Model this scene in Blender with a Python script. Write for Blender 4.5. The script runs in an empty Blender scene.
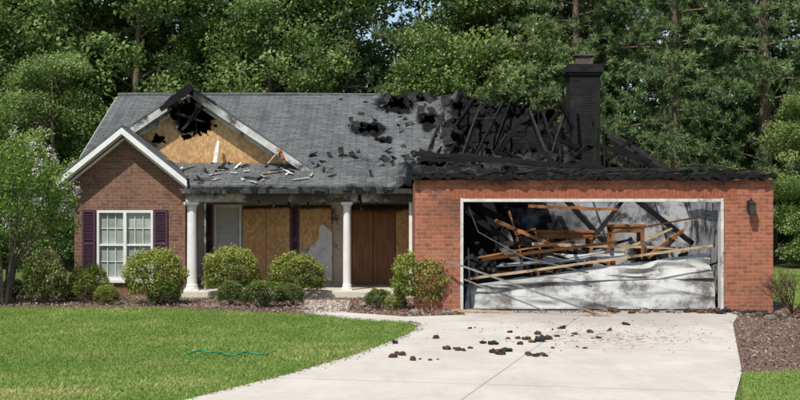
import bpy, math, random
import numpy as np
from mathutils import Vector, Matrix, noise
random.seed(7); rng=np.random.default_rng(7)
S=bpy.context.scene; COL=S.collection

# ---------------------------------------------------------------- materials
class NT:
    def __init__(s,name):
        s.m=bpy.data.materials.new(name); s.m.use_nodes=True
        s.nt=s.m.node_tree; s.nt.nodes.clear()
        s.out=s.nt.nodes.new('ShaderNodeOutputMaterial')
        s.b=s.n('ShaderNodeBsdfPrincipled'); s.link(s.b.outputs[0],s.out.inputs[0])
        s.pos=s.n('ShaderNodeNewGeometry').outputs['Position']
    def n(s,t,**k):
        nd=s.nt.nodes.new(t)
        for a,v in k.items(): setattr(nd,a,v)
        return nd
    def link(s,a,b): s.nt.links.new(a,b)
    def put(s,sock,v):
        if hasattr(v,'is_output'): s.link(v,sock)
        elif isinstance(v,(tuple,list)) and len(v)==3 and sock.type=='RGBA': sock.default_value=(*v,1)
        else: sock.default_value=v
    def noise(s,scale,detail=4,rough=.6,vec=None,dist=0):
        nd=s.n('ShaderNodeTexNoise'); nd.inputs['Scale'].default_value=scale
        nd.inputs['Detail'].default_value=detail; nd.inputs['Roughness'].default_value=rough
        nd.inputs['Distortion'].default_value=dist
        s.link(vec or s.pos,nd.inputs['Vector']); return nd.outputs[0]
    def math(s,op,a,b=0.0,c=None,clamp=False):
        nd=s.n('ShaderNodeMath',operation=op,use_clamp=clamp)
        s.put(nd.inputs[0],a); s.put(nd.inputs[1],b)
        if c is not None: s.put(nd.inputs[2],c)
        return nd.outputs[0]
    def mix(s,f,a,b,mode='MIX'):
        nd=s.n('ShaderNodeMixRGB',blend_type=mode)
        s.put(nd.inputs[0],f); s.put(nd.inputs[1],a); s.put(nd.inputs[2],b); return nd.outputs[0]
    def rng(s,v,a,b,c=0.0,d=1.0):
        nd=s.n('ShaderNodeMapRange',clamp=True)
        for i,x in enumerate((v,a,b,c,d)): s.put(nd.inputs[i],x)
        return nd.outputs[0]
    def sep(s,v=None):
        nd=s.n('ShaderNodeSeparateXYZ'); s.link(v or s.pos,nd.inputs[0]); return nd.outputs
    def map(s,vec,scale):
        nd=s.n('ShaderNodeMapping'); s.link(vec,nd.inputs[0]); nd.inputs['Scale'].default_value=scale; return nd.outputs[0]
    def uv(s): return s.n('ShaderNodeTexCoord').outputs['UV']
    def bump(s,h,strength=.5,dist=.02):
        nd=s.n('ShaderNodeBump'); nd.inputs['Strength'].default_value=strength; nd.inputs['Distance'].default_value=dist
        s.link(h,nd.inputs['Height']); s.link(nd.outputs[0],s.b.inputs['Normal'])
    def near(s,c,r,soft=.35,nscale=3):
        d=s.n('ShaderNodeVectorMath',operation='DISTANCE'); s.link(s.pos,d.inputs[0]); d.inputs[1].default_value=c
        v=s.math('ADD',d.outputs['Value'],s.math('MULTIPLY',s.math('SUBTRACT',s.noise(nscale),.5),r*1.3))
        return s.rng(v,r-soft,r+soft,1,0)
    def done(s,col,rough=.85,spec=.3,metal=0):
        s.put(s.b.inputs['Base Color'],col); s.put(s.b.inputs['Roughness'],rough)
        s.b.inputs['Specular IOR Level'].default_value=spec; s.b.inputs['Metallic'].default_value=metal
        return s.m

def brick_mat(name,c1,c2,mortar,soot=None,vary=True):
    t=NT(name); br=t.n('ShaderNodeTexBrick'); t.link(t.uv(),br.inputs['Vector'])
    br.inputs['Scale'].default_value=1; br.inputs['Brick Width'].default_value=.205; br.inputs['Row Height'].default_value=.072
    br.inputs['Mortar Size'].default_value=.006; br.inputs['Mortar Smooth'].default_value=.3; br.inputs['Bias'].default_value=0.0
    br.inputs['Color1'].default_value=(*c1,1); br.inputs['Color2'].default_value=(*c2,1); br.inputs['Mortar'].default_value=(*mortar,1)
    col=br.outputs['Color']
    if vary:
        col=t.mix(t.rng(t.noise(1.3),.35,.7,0,.3),col,(.09,.05,.04))
        col=t.mix(t.rng(t.noise(14,3),.45,.75,0,.4),col,(.36,.22,.14))
        col=t.mix(t.rng(t.noise(9,2),.55,.7,0,.45),col,(.07,.03,.025))
    else: col=t.mix(t.rng(t.noise(2.5,5),.5,.75,0,.5),col,(.05,.043,.038))
    if soot: col=t.mix(soot(t),col,(.012,.011,.01))
    t.bump(t.math('SUBTRACT',t.noise(60,2),t.math('MULTIPLY',br.outputs['Fac'],1.5)),.6,.008)
    return t.done(col,.9,.2)
def gsoot(t):
    z=t.sep()[2]
    v=t.math('ADD',z,t.math('MULTIPLY',t.math('SUBTRACT',t.noise(1.7,5),.5),1.0))
    a=t.rng(v,2.3,2.65,0,.9)
    return t.math('MAXIMUM',a,t.math('MULTIPLY',t.near((1.0,25,1.9),.35,.4),.5))
M={}
M['brick']=brick_mat('garage brick',(.42,.13,.065),(.25,.08,.045),(.33,.24,.18),gsoot)
M['brick2']=brick_mat('wing brick',(.24,.115,.07),(.135,.068,.046),(.25,.19,.15))
M['brick_black']=brick_mat('charred brick',(.016,.015,.015),(.008,.008,.008),(.028,.026,.025),vary=False)

def shingle():
    t=NT('asphalt shingle'); br=t.n('ShaderNodeTexBrick'); t.link(t.uv(),br.inputs['Vector'])
    br.inputs['Scale'].default_value=1; br.inputs['Brick Width'].default_value=.3; br.inputs['Row Height'].default_value=.14
    br.inputs['Mortar Size'].default_value=.008; br.inputs['Mortar Smooth'].default_value=.5
    br.inputs['Color1'].default_value=(.13,.137,.133,1); br.inputs['Color2'].default_value=(.07,.075,.074,1); br.inputs['Mortar'].default_value=(.022,.023,.023,1)
    col=t.mix(t.rng(t.noise(.7,5),.35,.7,0,.4),br.outputs['Color'],(.14,.147,.14))
    col=t.mix(t.rng(t.noise(30,3),.4,.8,0,.5),col,(.2,.205,.2))
    st=t.noise(1.0,5,.6,t.map(t.uv(),(3,.35,1)))
    col=t.mix(t.rng(st,.48,.75,0,.6),col,(.04,.042,.042))
    at=t.n('ShaderNodeAttribute',attribute_name='scorch')
    f=t.rng(t.math('ADD',at.outputs['Fac'],t.math('MULTIPLY',t.math('SUBTRACT',t.noise(4,6,.7),.5),.95)),.35,.75,0,1)
    col=t.mix(f,col,(.009,.009,.01))
    t.bump(t.math('SUBTRACT',t.noise(40,3),t.math('MULTIPLY',br.outputs['Fac'],1.5)),.8,.014)
    return t.done(col,.95,.15)
M['shingle']=shingle()
def simple(name,c,c2=None,scale=5,rough=.8,spec=.3,bump=0,metal=0,stretch=None,soots=(),sootcol=(.012,.011,.01),attr=False,gen=0):
    t=NT(name); vec=t.map(t.pos,stretch) if stretch else t.pos
    col=t.mix(t.rng(t.noise(scale,5,.65,vec),.3,.7),c,c2 or tuple(x*.7 for x in c))
    if gen: col=t.mix(t.rng(t.noise(1.6,6,.7),.62-gen*.3,.72-gen*.25,0,.9),col,sootcol)
    for ce,r in soots: col=t.mix(t.near(ce,r),col,sootcol)
    if attr:
        at=t.n('ShaderNodeAttribute',attribute_name='scorch')
        f=t.rng(t.math('ADD',at.outputs['Fac'],t.math('MULTIPLY',t.math('SUBTRACT',t.noise(5,5),.5),.6)),.35,.65,0,1)
        col=t.mix(f,col,sootcol)
    if bump: t.bump(t.noise(scale*4,4,.6,vec),bump,.02)
    return t.done(col,rough,spec,metal)
M['white']=simple('white paint',(.74,.73,.7),(.6,.59,.55),4,.5,.4,.05)
M['white_soot']=simple('sooty white trim',(.62,.61,.58),(.36,.35,.33),4,.6,.3,.1,gen=.4,soots=[((-4.79,30.2,4.65),.7)])
M['white_porch']=simple('smoked porch trim',(.6,.57,.52),(.3,.27,.24),5,.6,.3,.1,gen=.8)
M['eave']=simple('burnt eave board',(.5,.48,.45),(.1,.09,.08),4,.7,.3,.2,gen=1.1)
M['char']=simple('charred wood',(.013,.012,.012),(.004,.004,.004),9,.8,.2,1)
M['char2']=simple('grey ash charred wood',(.045,.043,.04),(.008,.008,.008),7,.85,.2,.8)
t=NT('weathered oriented strand board')
vo=t.n('ShaderNodeTexVoronoi'); vo.inputs['Scale'].default_value=22; t.link(t.map(t.pos,(1,1,.6)),vo.inputs['Vector'])
fl=t.sep(vo.outputs['Color'])[0]
c=t.mix(fl,(.38,.22,.1),(.6,.39,.19)); c=t.mix(t.rng(t.noise(1.5,5),.4,.7,0,.5),c,(.34,.16,.06))
at=t.n('ShaderNodeAttribute',attribute_name='scorch')
f=t.rng(t.math('ADD',at.outputs['Fac'],t.math('MULTIPLY',t.math('SUBTRACT',t.noise(5,5),.5),.6)),.35,.65,0,1)
M['ply']=t.done(t.mix(f,c,(.025,.018,.013)),.8,.2)
M['ply2']=simple('dark brown plywood',(.27,.13,.06),(.12,.06,.03),3,.8,.2,.15,stretch=(6,6,.6),attr=True)
M['lumber']=simple('pale lumber',(.5,.38,.24),(.3,.2,.12),6,.75,.2,.2,stretch=(1,6,6),gen=.2)
M['orange']=simple('heat browned lumber',(.38,.15,.045),(.14,.055,.02),3,.7,.3,.2,gen=.35)
M['drywall']=simple('smoke stained drywall',(.5,.5,.49),(.24,.24,.24),1.2,.9,.1,.1,gen=.5,soots=[((1.2,31.2,2.0),1.8),((.5,28,2),2.0),((3.6,31.3,1.3),.7)],sootcol=(.015,.015,.015))
M['doorpanel']=simple('scorched white steel door',(.5,.495,.47),(.27,.265,.25),1.6,.65,.3,.3,gen=.4,sootcol=(.1,.09,.075))
M['metal']=simple('dull galvanised rail',(.3,.3,.29),(.16,.14,.12),6,.45,.5,.1,metal=.5)
M['blackmetal']=simple('black metal',(.02,.02,.02),(.01,.01,.01),9,.4,.5)
M['shutter']=simple('plum paint',(.07,.028,.05),(.05,.02,.036),5,.55,.4)
M['beige']=simple('smoke stained wall panel',(.62,.54,.42),(.38,.32,.25),2,.8,.2,.1,gen=.2,attr=True)
M['stone']=simple('rubble',(.28,.24,.2),(.1,.085,.07),7,.9,.2,.5)
M['bark']=simple('tree bark',(.2,.155,.115),(.08,.06,.045),6,.95,.1,.9,stretch=(3,3,.6))
M['hose']=simple('green hose plastic',(.03,.24,.13),(.02,.17,.09),5,.5,.3)
M['dark']=simple('burnt interior',(.012,.011,.01),(.006,.006,.006),5,.95,.1,.3)
g=NT('window glass'); M['glass']=g.done(g.mix(g.rng(g.noise(1.2,4),.4,.65),(.2,.23,.2),(.4,.44,.41)),.08,.7)

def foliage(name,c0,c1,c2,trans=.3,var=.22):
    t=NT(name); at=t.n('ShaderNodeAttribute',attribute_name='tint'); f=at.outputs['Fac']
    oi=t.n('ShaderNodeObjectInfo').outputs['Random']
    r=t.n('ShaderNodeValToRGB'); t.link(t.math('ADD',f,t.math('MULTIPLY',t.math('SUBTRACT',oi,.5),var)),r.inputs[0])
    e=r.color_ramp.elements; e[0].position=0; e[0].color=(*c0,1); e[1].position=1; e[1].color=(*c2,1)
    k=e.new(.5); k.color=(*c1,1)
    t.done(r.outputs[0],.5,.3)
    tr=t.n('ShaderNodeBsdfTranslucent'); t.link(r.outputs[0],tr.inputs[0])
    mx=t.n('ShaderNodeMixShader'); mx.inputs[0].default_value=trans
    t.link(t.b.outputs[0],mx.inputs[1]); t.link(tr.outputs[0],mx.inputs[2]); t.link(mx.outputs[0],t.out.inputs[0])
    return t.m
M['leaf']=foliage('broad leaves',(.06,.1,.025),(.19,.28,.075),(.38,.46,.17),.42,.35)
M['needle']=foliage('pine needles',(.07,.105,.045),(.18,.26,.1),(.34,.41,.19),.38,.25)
M['box']=foliage('shrub leaves',(.06,.085,.012),(.18,.22,.035),(.4,.42,.1))
M['boxd']=foliage('dark shrub leaves',(.03,.05,.014),(.09,.135,.028),(.22,.26,.06))
M['yel']=foliage('yellow green shrub leaves',(.07,.09,.02),(.22,.24,.07),(.42,.4,.16))
M['myrtle']=foliage('crape myrtle leaves',(.05,.1,.016),(.18,.29,.05),(.34,.44,.1),.45)
M['petal']=foliage('blossom petals',(.6,.5,.51),(.75,.65,.66),(.85,.8,.8))
M['grass']=foliage('grass blades',(.11,.19,.028),(.21,.325,.055),(.46,.45,.17),.4)
M['chip']=foliage('bark chips',(.05,.03,.02),(.2,.125,.09),(.42,.32,.24),0)

t=NT('lawn soil and turf'); c=t.mix(t.rng(t.noise(.5,5),.4,.65),(.13,.21,.04),(.24,.26,.09)); c=t.mix(t.rng(t.noise(12,4),.5,.7,0,.5),c,(.14,.125,.06))
t.bump(t.noise(30,3),.6,.03); M['lawn']=t.done(c,.95,.1)
t=NT('bark mulch'); c=t.mix(t.rng(t.noise(25,5),.35,.65),(.08,.05,.035),(.3,.2,.15)); c=t.mix(t.rng(t.noise(1.5,4),.5,.7,0,.6),c,(.33,.25,.2))
t.bump(t.noise(40,4),1,.04); M['mulch']=t.done(c,.95,.1)
t=NT('wood floor soil'); c=t.mix(t.rng(t.noise(.3,5),.4,.65),(.08,.14,.03),(.12,.1,.05)); M['soil']=t.done(c,.95,.1)
t=NT('concrete'); s=t.sep(); u=t.math('SUBTRACT',s[0],t.math('MULTIPLY',s[1],.248)); w=t.math('ADD',s[1],t.math('MULTIPLY',s[0],.248))
c=t.mix(t.rng(t.noise(.8,6,.65),.3,.7),(.6,.55,.475),(.48,.435,.37)); c=t.mix(t.rng(t.noise(9,6,.7),.52,.8,0,.5),c,(.34,.3,.25))
st=t.noise(.9,5,.6,t.map(t.pos,(2.5,.35,1))); c=t.mix(t.rng(st,.5,.7,0,.35),c,(.37,.325,.265))
j1=t.math('LESS_THAN',t.math('ABSOLUTE',t.math('ADD',u,2.66)),.012)
j2=t.math('LESS_THAN',t.math('ABSOLUTE',t.math('SUBTRACT',t.math('MODULO',w,4.2),2.0)),.016)
c=t.mix(t.math('MULTIPLY',t.math('MAXIMUM',j1,j2),.5),c,(.16,.13,.1))
d=t.near((3.2,19.6,0),1.1,.6,4); c=t.mix(t.math('MULTIPLY',d,t.rng(t.noise(7,5),.5,.62)),c,(.22,.17,.13))
d=t.near((3.8,24.2,0),2.4,.8,3); c=t.mix(t.math('MULTIPLY',d,.4),c,(.2,.18,.16))
t.bump(t.noise(60,3),.25,.01); M['conc']=t.done(c,.85,.2)

# ---------------------------------------------------------------- mesh helpers
def boxuv(me):
    uv=me.uv_layers.new(name='UVMap')
    for p in me.polygons:
        n=p.normal; a=(abs(n.x),abs(n.y),abs(n.z))
        for li in p.loop_indices:
            v=me.vertices[me.loops[li].vertex_index].co
            if a[2]>=a[0] and a[2]>=a[1]: q=(v.x,v.y)
            elif a[1]>=a[0]: q=(v.x,v.z)
            else: q=(v.y,v.z)
            uv.data[li].uv=q
def setpar(o,par):
    o.parent=par
    w=Matrix.Identity(4); p=par
    while p: w=Matrix.Translation(p.location)@w if p.parent is None else w; p=p.parent
    o.matrix_parent_inverse=w.inverted()
def mk(name,verts,faces,mat,parent=None,smooth=False,bevel=0,uvs=True,label=None,cat=None,group=None,kind=None,center=True):
    me=bpy.data.meshes.new(name); me.from_pydata([tuple(v) for v in verts],[],faces); me.update()
    if uvs: boxuv(me)
    me.materials.append(M[mat] if isinstance(mat,str) else mat)
    if smooth: me.polygons.foreach_set('use_smooth',[True]*len(me.polygons))
    o=bpy.data.objects.new(name,me); COL.objects.link(o)
    if bevel:
        b=o.modifiers.new('b','BEVEL'); b.width=bevel; b.segments=2; b.limit_method='ANGLE'
    if parent: setpar(o,parent)
    elif center and kind is None:
        co=np.array([tuple(v) for v in verts]); c=co.mean(0); c[2]=co[:,2].min(); c=Vector(c)
        me.transform(Matrix.Translation(-c)); o.location=c
    if label: o['label']=label
    if cat: o['category']=cat
    if group: o['group']=group
    if kind: o['kind']=kind
    return o
def empty(name,loc,label,cat,group=None):
    o=bpy.data.objects.new(name,None); o.location=loc; o.empty_display_size=.3; COL.objects.link(o)
    o['label']=label; o['category']=cat
    if group:o['group']=group
    return o
BF=[(0,3,2,1),(4,5,6,7),(0,1,5,4),(1,2,6,5),(2,3,7,6),(3,0,4,7)]
def bx(x0,x1,y0,y1,z0,z1): return [(x0,y0,z0),(x1,y0,z0),(x1,y1,z0),(x0,y1,z0),(x0,y0,z1),(x1,y0,z1),(x1,y1,z1),(x0,y1,z1)]
class G:
    def __init__(s): s.v=[]; s.f=[]
    def add(s,v,f): k=len(s.v); s.v+=list(v); s.f+=[tuple(i+k for i in q) for q in f]; return s
    def box(s,*a): return s.add(bx(*a),BF)
    def beam(s,p0,p1,w,h,roll=0):
        p0=Vector(p0);p1=Vector(p1);d=(p1-p0).normalized(); up=Vector((0,0,1)) if abs(d.z)<.95 else Vector((0,1,0))
        a=d.cross(up).normalized(); b=a.cross(d).normalized(); R=Matrix.Rotation(roll,3,d); a=R@a; b=R@b
        v=[]
        for p in (p0,p1):
            for i,j in ((-1,-1),(1,-1),(1,1),(-1,1)): v.append(tuple(p+a*i*w/2+b*j*h/2))
        return s.add(v,[(0,1,2,3),(7,6,5,4),(0,4,5,1),(1,5,6,2),(2,6,7,3),(3,7,4,0)])
    def prism(s,pts,y0,y1):   # pts in x,z
        n=len(pts); v=[(x,y0,z) for x,z in pts]+[(x,y1,z) for x,z in pts]
        f=[tuple(range(n)),tuple(range(2*n-1,n-1,-1))]+[(i,i+n,(i+1)%n+n,(i+1)%n) for i in range(n)]
        return s.add(v,f)
    def tube(s,path,rad,n=8):
        k=len(s.v); L=len(path)
        for i,p in enumerate(path):
            d=(Vector(path[min(i+1,L-1)])-Vector(path[max(i-1,0)])).normalized()
            up=Vector((1,0,0)) if abs(d.x)<.9 else Vector((0,1,0)); a=d.cross(up).normalized(); b=d.cross(a)
            for j in range(n):
                t=2*math.pi*j/n; s.v.append(tuple(Vector(p)+(a*math.cos(t)+b*math.sin(t))*rad[i]))
        for i in range(L-1):
            for j in range(n): s.f.append((k+i*n+j,k+i*n+(j+1)%n,k+(i+1)*n+(j+1)%n,k+(i+1)*n+j))
        s.f.append(tuple(k+j for j in range(n))[::-1]); s.f.append(tuple(k+(L-1)*n+j for j in range(n)))
        return s
    def mk(s,name,mat,**k): return mk(name,s.v,s.f,mat,**k)
def rough_beam(name,p0,p1,w,h,mat,par=None,seg=7,amp=.25,taper=.5,**k):
    p0=Vector(p0);p1=Vector(p1);d=(p1-p0).normalized(); up=Vector((0,0,1)) if abs(d.z)<.9 else Vector((0,1,0))
    a=d.cross(up).normalized(); b=a.cross(d); v=[];f=[]
    for i in range(seg+1):
        t=i/seg; sc=1-(taper*(t**4)); p=p0.lerp(p1,t)+b*random.uniform(-1,1)*w*.15
        for x,y in ((-1,-1),(1,-1),(1,1),(-1,1)):
            v.append(tuple(p+a*x*w/2*sc*random.uniform(1-amp,1+amp)+b*y*h/2*sc*random.uniform(1-amp,1+amp)+d*random.uniform(-.02,.02)))
    for i in range(seg):
        for j in range(4): f.append((i*4+j,i*4+(j+1)%4,i*4+4+(j+1)%4,i*4+4+j))
    f.append((3,2,1,0)); f.append(tuple(seg*4+j for j in range(4)))
    return mk(name,v,f,mat,parent=par,**k)
def wall(g,x0,x1,y0,y1,z0,z1,holes=()):
    xs=sorted({x0,x1,*[h[0] for h in holes],*[h[1] for h in holes]}); zs=sorted({z0,z1,*[h[2] for h in holes],*[h[3] for h in holes]})
    def solid(i,j):
        if i<0 or j<0 or i>=len(xs)-1 or j>=len(zs)-1: return False
        cx=(xs[i]+xs[i+1])/2; cz=(zs[j]+zs[j+1])/2
        return not any(h[0]<cx<h[1] and h[2]<cz<h[3] for h in holes)
    for i in range(len(xs)-1):
        for j in range(len(zs)-1):
            if not solid(i,j): continue
            f=[BF[2],BF[4]]
            if not solid(i,j-1): f.append(BF[0])
            if not solid(i,j+1): f.append(BF[1])
            if not solid(i-1,j): f.append(BF[5])
            if not solid(i+1,j): f.append(BF[3])
            g.add(bx(xs[i],xs[i+1],y0,y1,zs[j],zs[j+1]),f)
def nz(x,y,z=0,s=1.0): return noise.noise(Vector((x*s,y*s,z*s)))
def sheet(name,P,u0,u1,v0,v1,nu,nv,mat,par=None,keep=None,disp=None,scorch=None,thick=.04,jit=.0,**k):
    vs=[];sc=[];uvc=[];idx={};f=[]
    for j in range(nv+1):
        for i in range(nu+1):
            u=u0+(u1-u0)*i/nu; v=v0+(v1-v0)*j/nv
            uj=u+random.uniform(-1,1)*jit*(0<i<nu); vj=v+random.uniform(-1,1)*jit*(0<j<nv)
            p=Vector(P(uj,vj))
            if disp: p=p+Vector(disp(uj,vj))
            idx[i,j]=len(vs); vs.append(tuple(p)); sc.append(scorch(u,v) if scorch else 0.); uvc.append((uj,vj))
    for j in range(nv):
        for i in range(nu):
            u=u0+(u1-u0)*(i+.5)/nu; v=v0+(v1-v0)*(j+.5)/nv
            if keep is None or keep(u,v): f.append((idx[i,j],idx[i+1,j],idx[i+1,j+1],idx[i,j+1]))
    me=bpy.data.meshes.new(name); me.from_pydata(vs,[],f); 
    uv=me.uv_layers.new(name='UVMap')
    for l in me.loops: uv.data[l.index].uv=uvc[l.vertex_index]
    a=me.attributes.new('scorch','FLOAT','POINT'); a.data.foreach_set('value',sc)
    me.materials.append(M[mat]); me.update()
    o=bpy.data.objects.new(name,me); COL.objects.link(o)
    if thick:
        s=o.modifiers.new('s','SOLIDIFY'); s.thickness=thick; s.offset=-1
    if par: setpar(o,par)
    for a,b in k.items(): o[a]=b
    return o

def leaves(name,C,size,tint,mat,aspect=.5,upb=.6,dirs=None,parent=None,kind=None,slot=None):
    C=np.asarray(C,float); n=len(C); size=np.broadcast_to(size,(n,))[:,None]
    if dirs is None:
        nrm=rng.normal(size=(n,3)); nrm[:,2]=np.abs(nrm[:,2])+upb; nrm/=np.linalg.norm(nrm,axis=1)[:,None]
        r=rng.normal(size=(n,3)); a=np.cross(nrm,r); a/=np.linalg.norm(a,axis=1)[:,None]; b=np.cross(nrm,a)
    else:
        a=dirs/np.linalg.norm(dirs,axis=1)[:,None]; r=rng.normal(size=(n,3)); b=np.cross(a,r); b/=np.linalg.norm(b,axis=1)[:,None]
    b=b*aspect
    V=np.stack([C-a*size*.5,C+b*size*.5,C+a*size*.5,C-b*size*.5],1).reshape(-1,3)
    me=bpy.data.meshes.new(name); me.vertices.add(4*n); me.vertices.foreach_set('co',V.ravel())
    me.loops.add(4*n); me.loops.foreach_set('vertex_index',np.arange(4*n,dtype=np.int32))
    me.polygons.add(n); me.polygons.foreach_set('loop_start',np.arange(0,4*n,4,dtype=np.int32)); 
    at=me.attributes.new('tint','FLOAT','POINT'); at.data.foreach_set('value',np.repeat(np.broadcast_to(tint,(n,)),4).astype(np.float32))
    me.materials.append(M[mat]); me.update(calc_edges=True); me.validate()
    o=bpy.data.objects.new(name,me); COL.objects.link(o)
    if parent: o.parent=parent
    if kind: o['kind']=kind
    return o

# ---------------------------------------------------------------- ground
def poly(name,pts,z,mat,label=None):
    return mk(name,[(x,y,z) for x,y in pts],[tuple(range(len(pts)))],mat,kind='structure',label=label)
poly('ground',[(-400,-100),(400,-100),(400,600),(-400,600)],0,'soil')
edge=[(-1.6,24.3),(-.9,23.2),(.1,22.5),(.28,22.0),(.22,20.8),(-.21,18.8),(-.65,17.2),(-1.27,15.35),(-2.1,13.3),(-3.4,10),(-5,6)]
lawnL=[(-40,2),(-40,27.2),(-12,27.2),(-9,26.6),(-7.8,26.1),(-6,25.8),(-4.9,25.9),(-3.6,25.2),(-2.6,24.6)]+edge+[(-6.2,2)]
lawnR=[(3.36,13.0),(4.0,15.5),(5.5,15.9),(7.4,16.6),(9.5,18.0),(13,20),(40,22),(40,2),(.8,2)]
lawnB=[(7.75,25.9),(7.7,31),(7.7,42),(30,44),(40,26),(14,24.0)]
poly('lawn',lawnL,.004,'lawn'); poly('lawn',lawnR,.004,'lawn'); poly('lawn',lawnB,.006,'lawn')
mulch=[(-12,27.2),(-9,26.6),(-7.8,26.1),(-6,25.8),(-4.9,25.9),(-3.6,25.2),(-2.6,24.6),(-1.6,24.3),(-1.0,24.6),(.1,23.6),(1.2,24.0),(1.17,25.0),(.283,25.0),(.283,28.6),(-4.78,28.6),(-4.78,29.5),(-12,29.5)]
poly('mulch_bed_ground',mulch,.003,'mulch')
mr=[(5.55,22.1),(4.0,15.5),(5.5,15.9),(7.4,16.6),(9.5,18.0),(13,20),(14,24.0),(7.75,25.9),(7.7,31),(7.04,31),(7.04,25),(6.08,25),(6.1,23.9)]
poly('mulch_bed_ground',mr,.003,'mulch')
drive=[(1.17,25.0),(1.2,24.0),(.1,23.6),(-1.0,24.6),(-1.05,28.0),(-2.0,28.0),(-1.9,25.2),(-1.6,24.3),(-.9,23.2),(.1,22.5),(.28,22.0),(.22,20.8),(-.21,18.8),(-.65,17.2),(-1.27,15.35),(-2.1,13.3),(-3.4,10),(-5,6),(-6.2,2),(.3,2),(1.5,6),(3.36,13.3),(4.0,15.5),(5.55,22.1),(6.1,23.9),(6.075,25.0)]
g=G(); n=len(drive); g.v=[(x,y,.02) for x,y in drive]+[(x,y,-.05) for x,y in drive]
g.f=[tuple(range(n))[::-1]]+[(i,(i+1)%n,(i+1)%n+n,i+n) for i in range(n)]
g.mk('driveway','conc',kind='structure')

def inpoly(P,poly):
    x,y=P[:,0],P[:,1]; r=np.zeros(len(P),bool); n=len(poly)
    for i in range(n):
        x0,y0=poly[i];x1,y1=poly[(i+1)%n]
        if y0==y1: continue
        c=((y0>y)!=(y1>y))&(x<(x1-x0)*(y-y0)/(y1-y0)+x0); r^=c
    return r
def grass(name,poly_,xr,yr,n,hm=1):
    P=np.stack([rng.uniform(*xr,n),rng.uniform(yr[0]**.5,yr[1]**.5,n)**2],1); P=P+rng.normal(size=P.shape)*.03; P=P[inpoly(P-rng.normal(size=P.shape)*.06,poly_)]
    P=P[np.abs(P[:,0])<P[:,1]*.34+.6]
    n=len(P); h=rng.uniform(.02,.055,n)*hm
    pat=np.array([nz(x,y,0,.45)+.6*nz(x,y,3,1.3)+.4*nz(x,y,5,4) for x,y in P])
    h*=1+.35*pat; tall=rng.random(n)<.01; h[tall]*=1.8
    d=rng.normal(size=(n,3))*.6; d[:,2]=.9
    C=np.column_stack([P,np.full(n,.0)+h*.4])
    dry=np.array([max(0,1-math.hypot((x+4.4)/1.3,(y-13.6)/.7))+max(0,.7-math.hypot((x+2.3)/.7,(y-14.6)/.9))+max(0,.6-math.hypot((x+1)/.8,(y-20)/2)) for x,y in P])
    tint=np.clip(.4+.6*pat+.6*dry+rng.normal(size=n)*.17,0,1)
    o=leaves(name,C,h,tint,'grass',aspect=.22,dirs=d,kind='stuff'); return o
grass('lawn_grass',lawnL,(-11,1),(12.3,27),330000)
grass('lawn_grass',lawnR,(3,9),(12.3,20),60000)
grass('lawn_grass',lawnB,(7.6,16),(24,43),50000,1.5)
def chips(poly_,xr,yr,n):
    P=np.stack([rng.uniform(*xr,n),rng.uniform(*yr,n)],1); P=P[inpoly(P,poly_)]; n=len(P)
    C=np.column_stack([P,rng.uniform(.008,.05,n)])
    o=leaves('mulch_chips',C,rng.uniform(.02,.08,n),np.clip(rng.beta(1.6,2.0,n),0,1),'chip',aspect=.3,upb=1.2,kind='stuff')
chips(mulch,(-10,1.2),(23.5,29.5),34000); chips(mr,(3.9,13),(15.4,31),44000)
n=900; e=rng.integers(0,len(edge)-2,n); tt=rng.random(n)
E=np.array(edge); P=E[e]+(E[e+1]-E[e])*tt[:,None]; P[:,0]+=np.abs(rng.normal(size=n))*.08-.03
q=420; Q=np.column_stack([rng.normal(3.2,1.1,q),rng.normal(20.2,1.3,q)]); Q2=np.column_stack([rng.uniform(1.2,6.0,1100),24.9-np.abs(rng.normal(size=1100))*.3]); P=np.vstack([P,Q,Q2])
P=P[inpoly(P,drive)]; leaves('driveway_crumbs',np.column_stack([P,np.full(len(P),.028)]),rng.uniform(.02,.05,len(P)),rng.uniform(0,.6,len(P)),'chip',upb=2,kind='stuff')

# ---------------------------------------------------------------- house
H=empty('burned_house',(0,30,0),'fire damaged single storey brick house with collapsed garage roof','house')
PT=.436; EY,EZ=29.2,2.43; RY,RZ=35.0,4.96; L=math.hypot(RY-EY,RZ-EZ); cs=(RY-EY)/L; sn=(RZ-EZ)/L
g=G(); wall(g,-7.25,-4.78,29.5,29.7,0,2.55,[(-6.76,-5.49,.36,1.93)])
g.prism([(-7.25,2.55),(-4.78,2.55),(-4.86,2.7),(-6.12,3.66),(-7.2,2.78)],29.5,29.7)
g.box(-7.25,-7.05,29.7,41,0,2.45)
v=[(-7.25,29.7,2.45),(-7.25,35,4.85),(-7.25,41,2.45),(-7.05,29.7,2.45),(-7.05,35,4.85),(-7.05,41,2.45)]
g.add(v,[(0,1,2),(5,4,3),(0,3,4,1),(1,4,5,2)])
g.box(-4.98,-4.78,29.7,31.3,0,2.4)
g.mk('wall','brick2',parent=H,label='brown brick wing wall with front gable')
g=G(); wall(g,-4.98,.483,31.3,31.45,0,2.42,[(-4.38,-3.74,.55,2.05),(-1.15,-.1,.17,2.06)])
g.mk('wall','beige',parent=H,label='smoke stained recessed porch wall')
g=G(); wall(g,.283,7.04,25.0,25.2,0,2.485,[(1.17,6.075,-.1,2.108)])
g.box(.283,.483,25.2,31.3,0,2.485); g.box(6.84,7.04,25.2,41,0,2.485)
g.mk('wall','brick',parent=H,label='red brick garage wall with soot along its top')
g=G(); g.box(-7.05,6.84,40.8,41,0,2.45); g.mk('wall','brick2',parent=H)
g=G()
x=1.17-.2
while x<6.3: g.box(x,x+.062,24.992,25.0,2.112,2.31); x+=.072
M['soldier']=simple('soldier brick',(.36,.115,.06),(.18,.062,.038),11,.9,.2,.3,gen=.1)
g.mk('soldier_course','soldier',parent=H)
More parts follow.
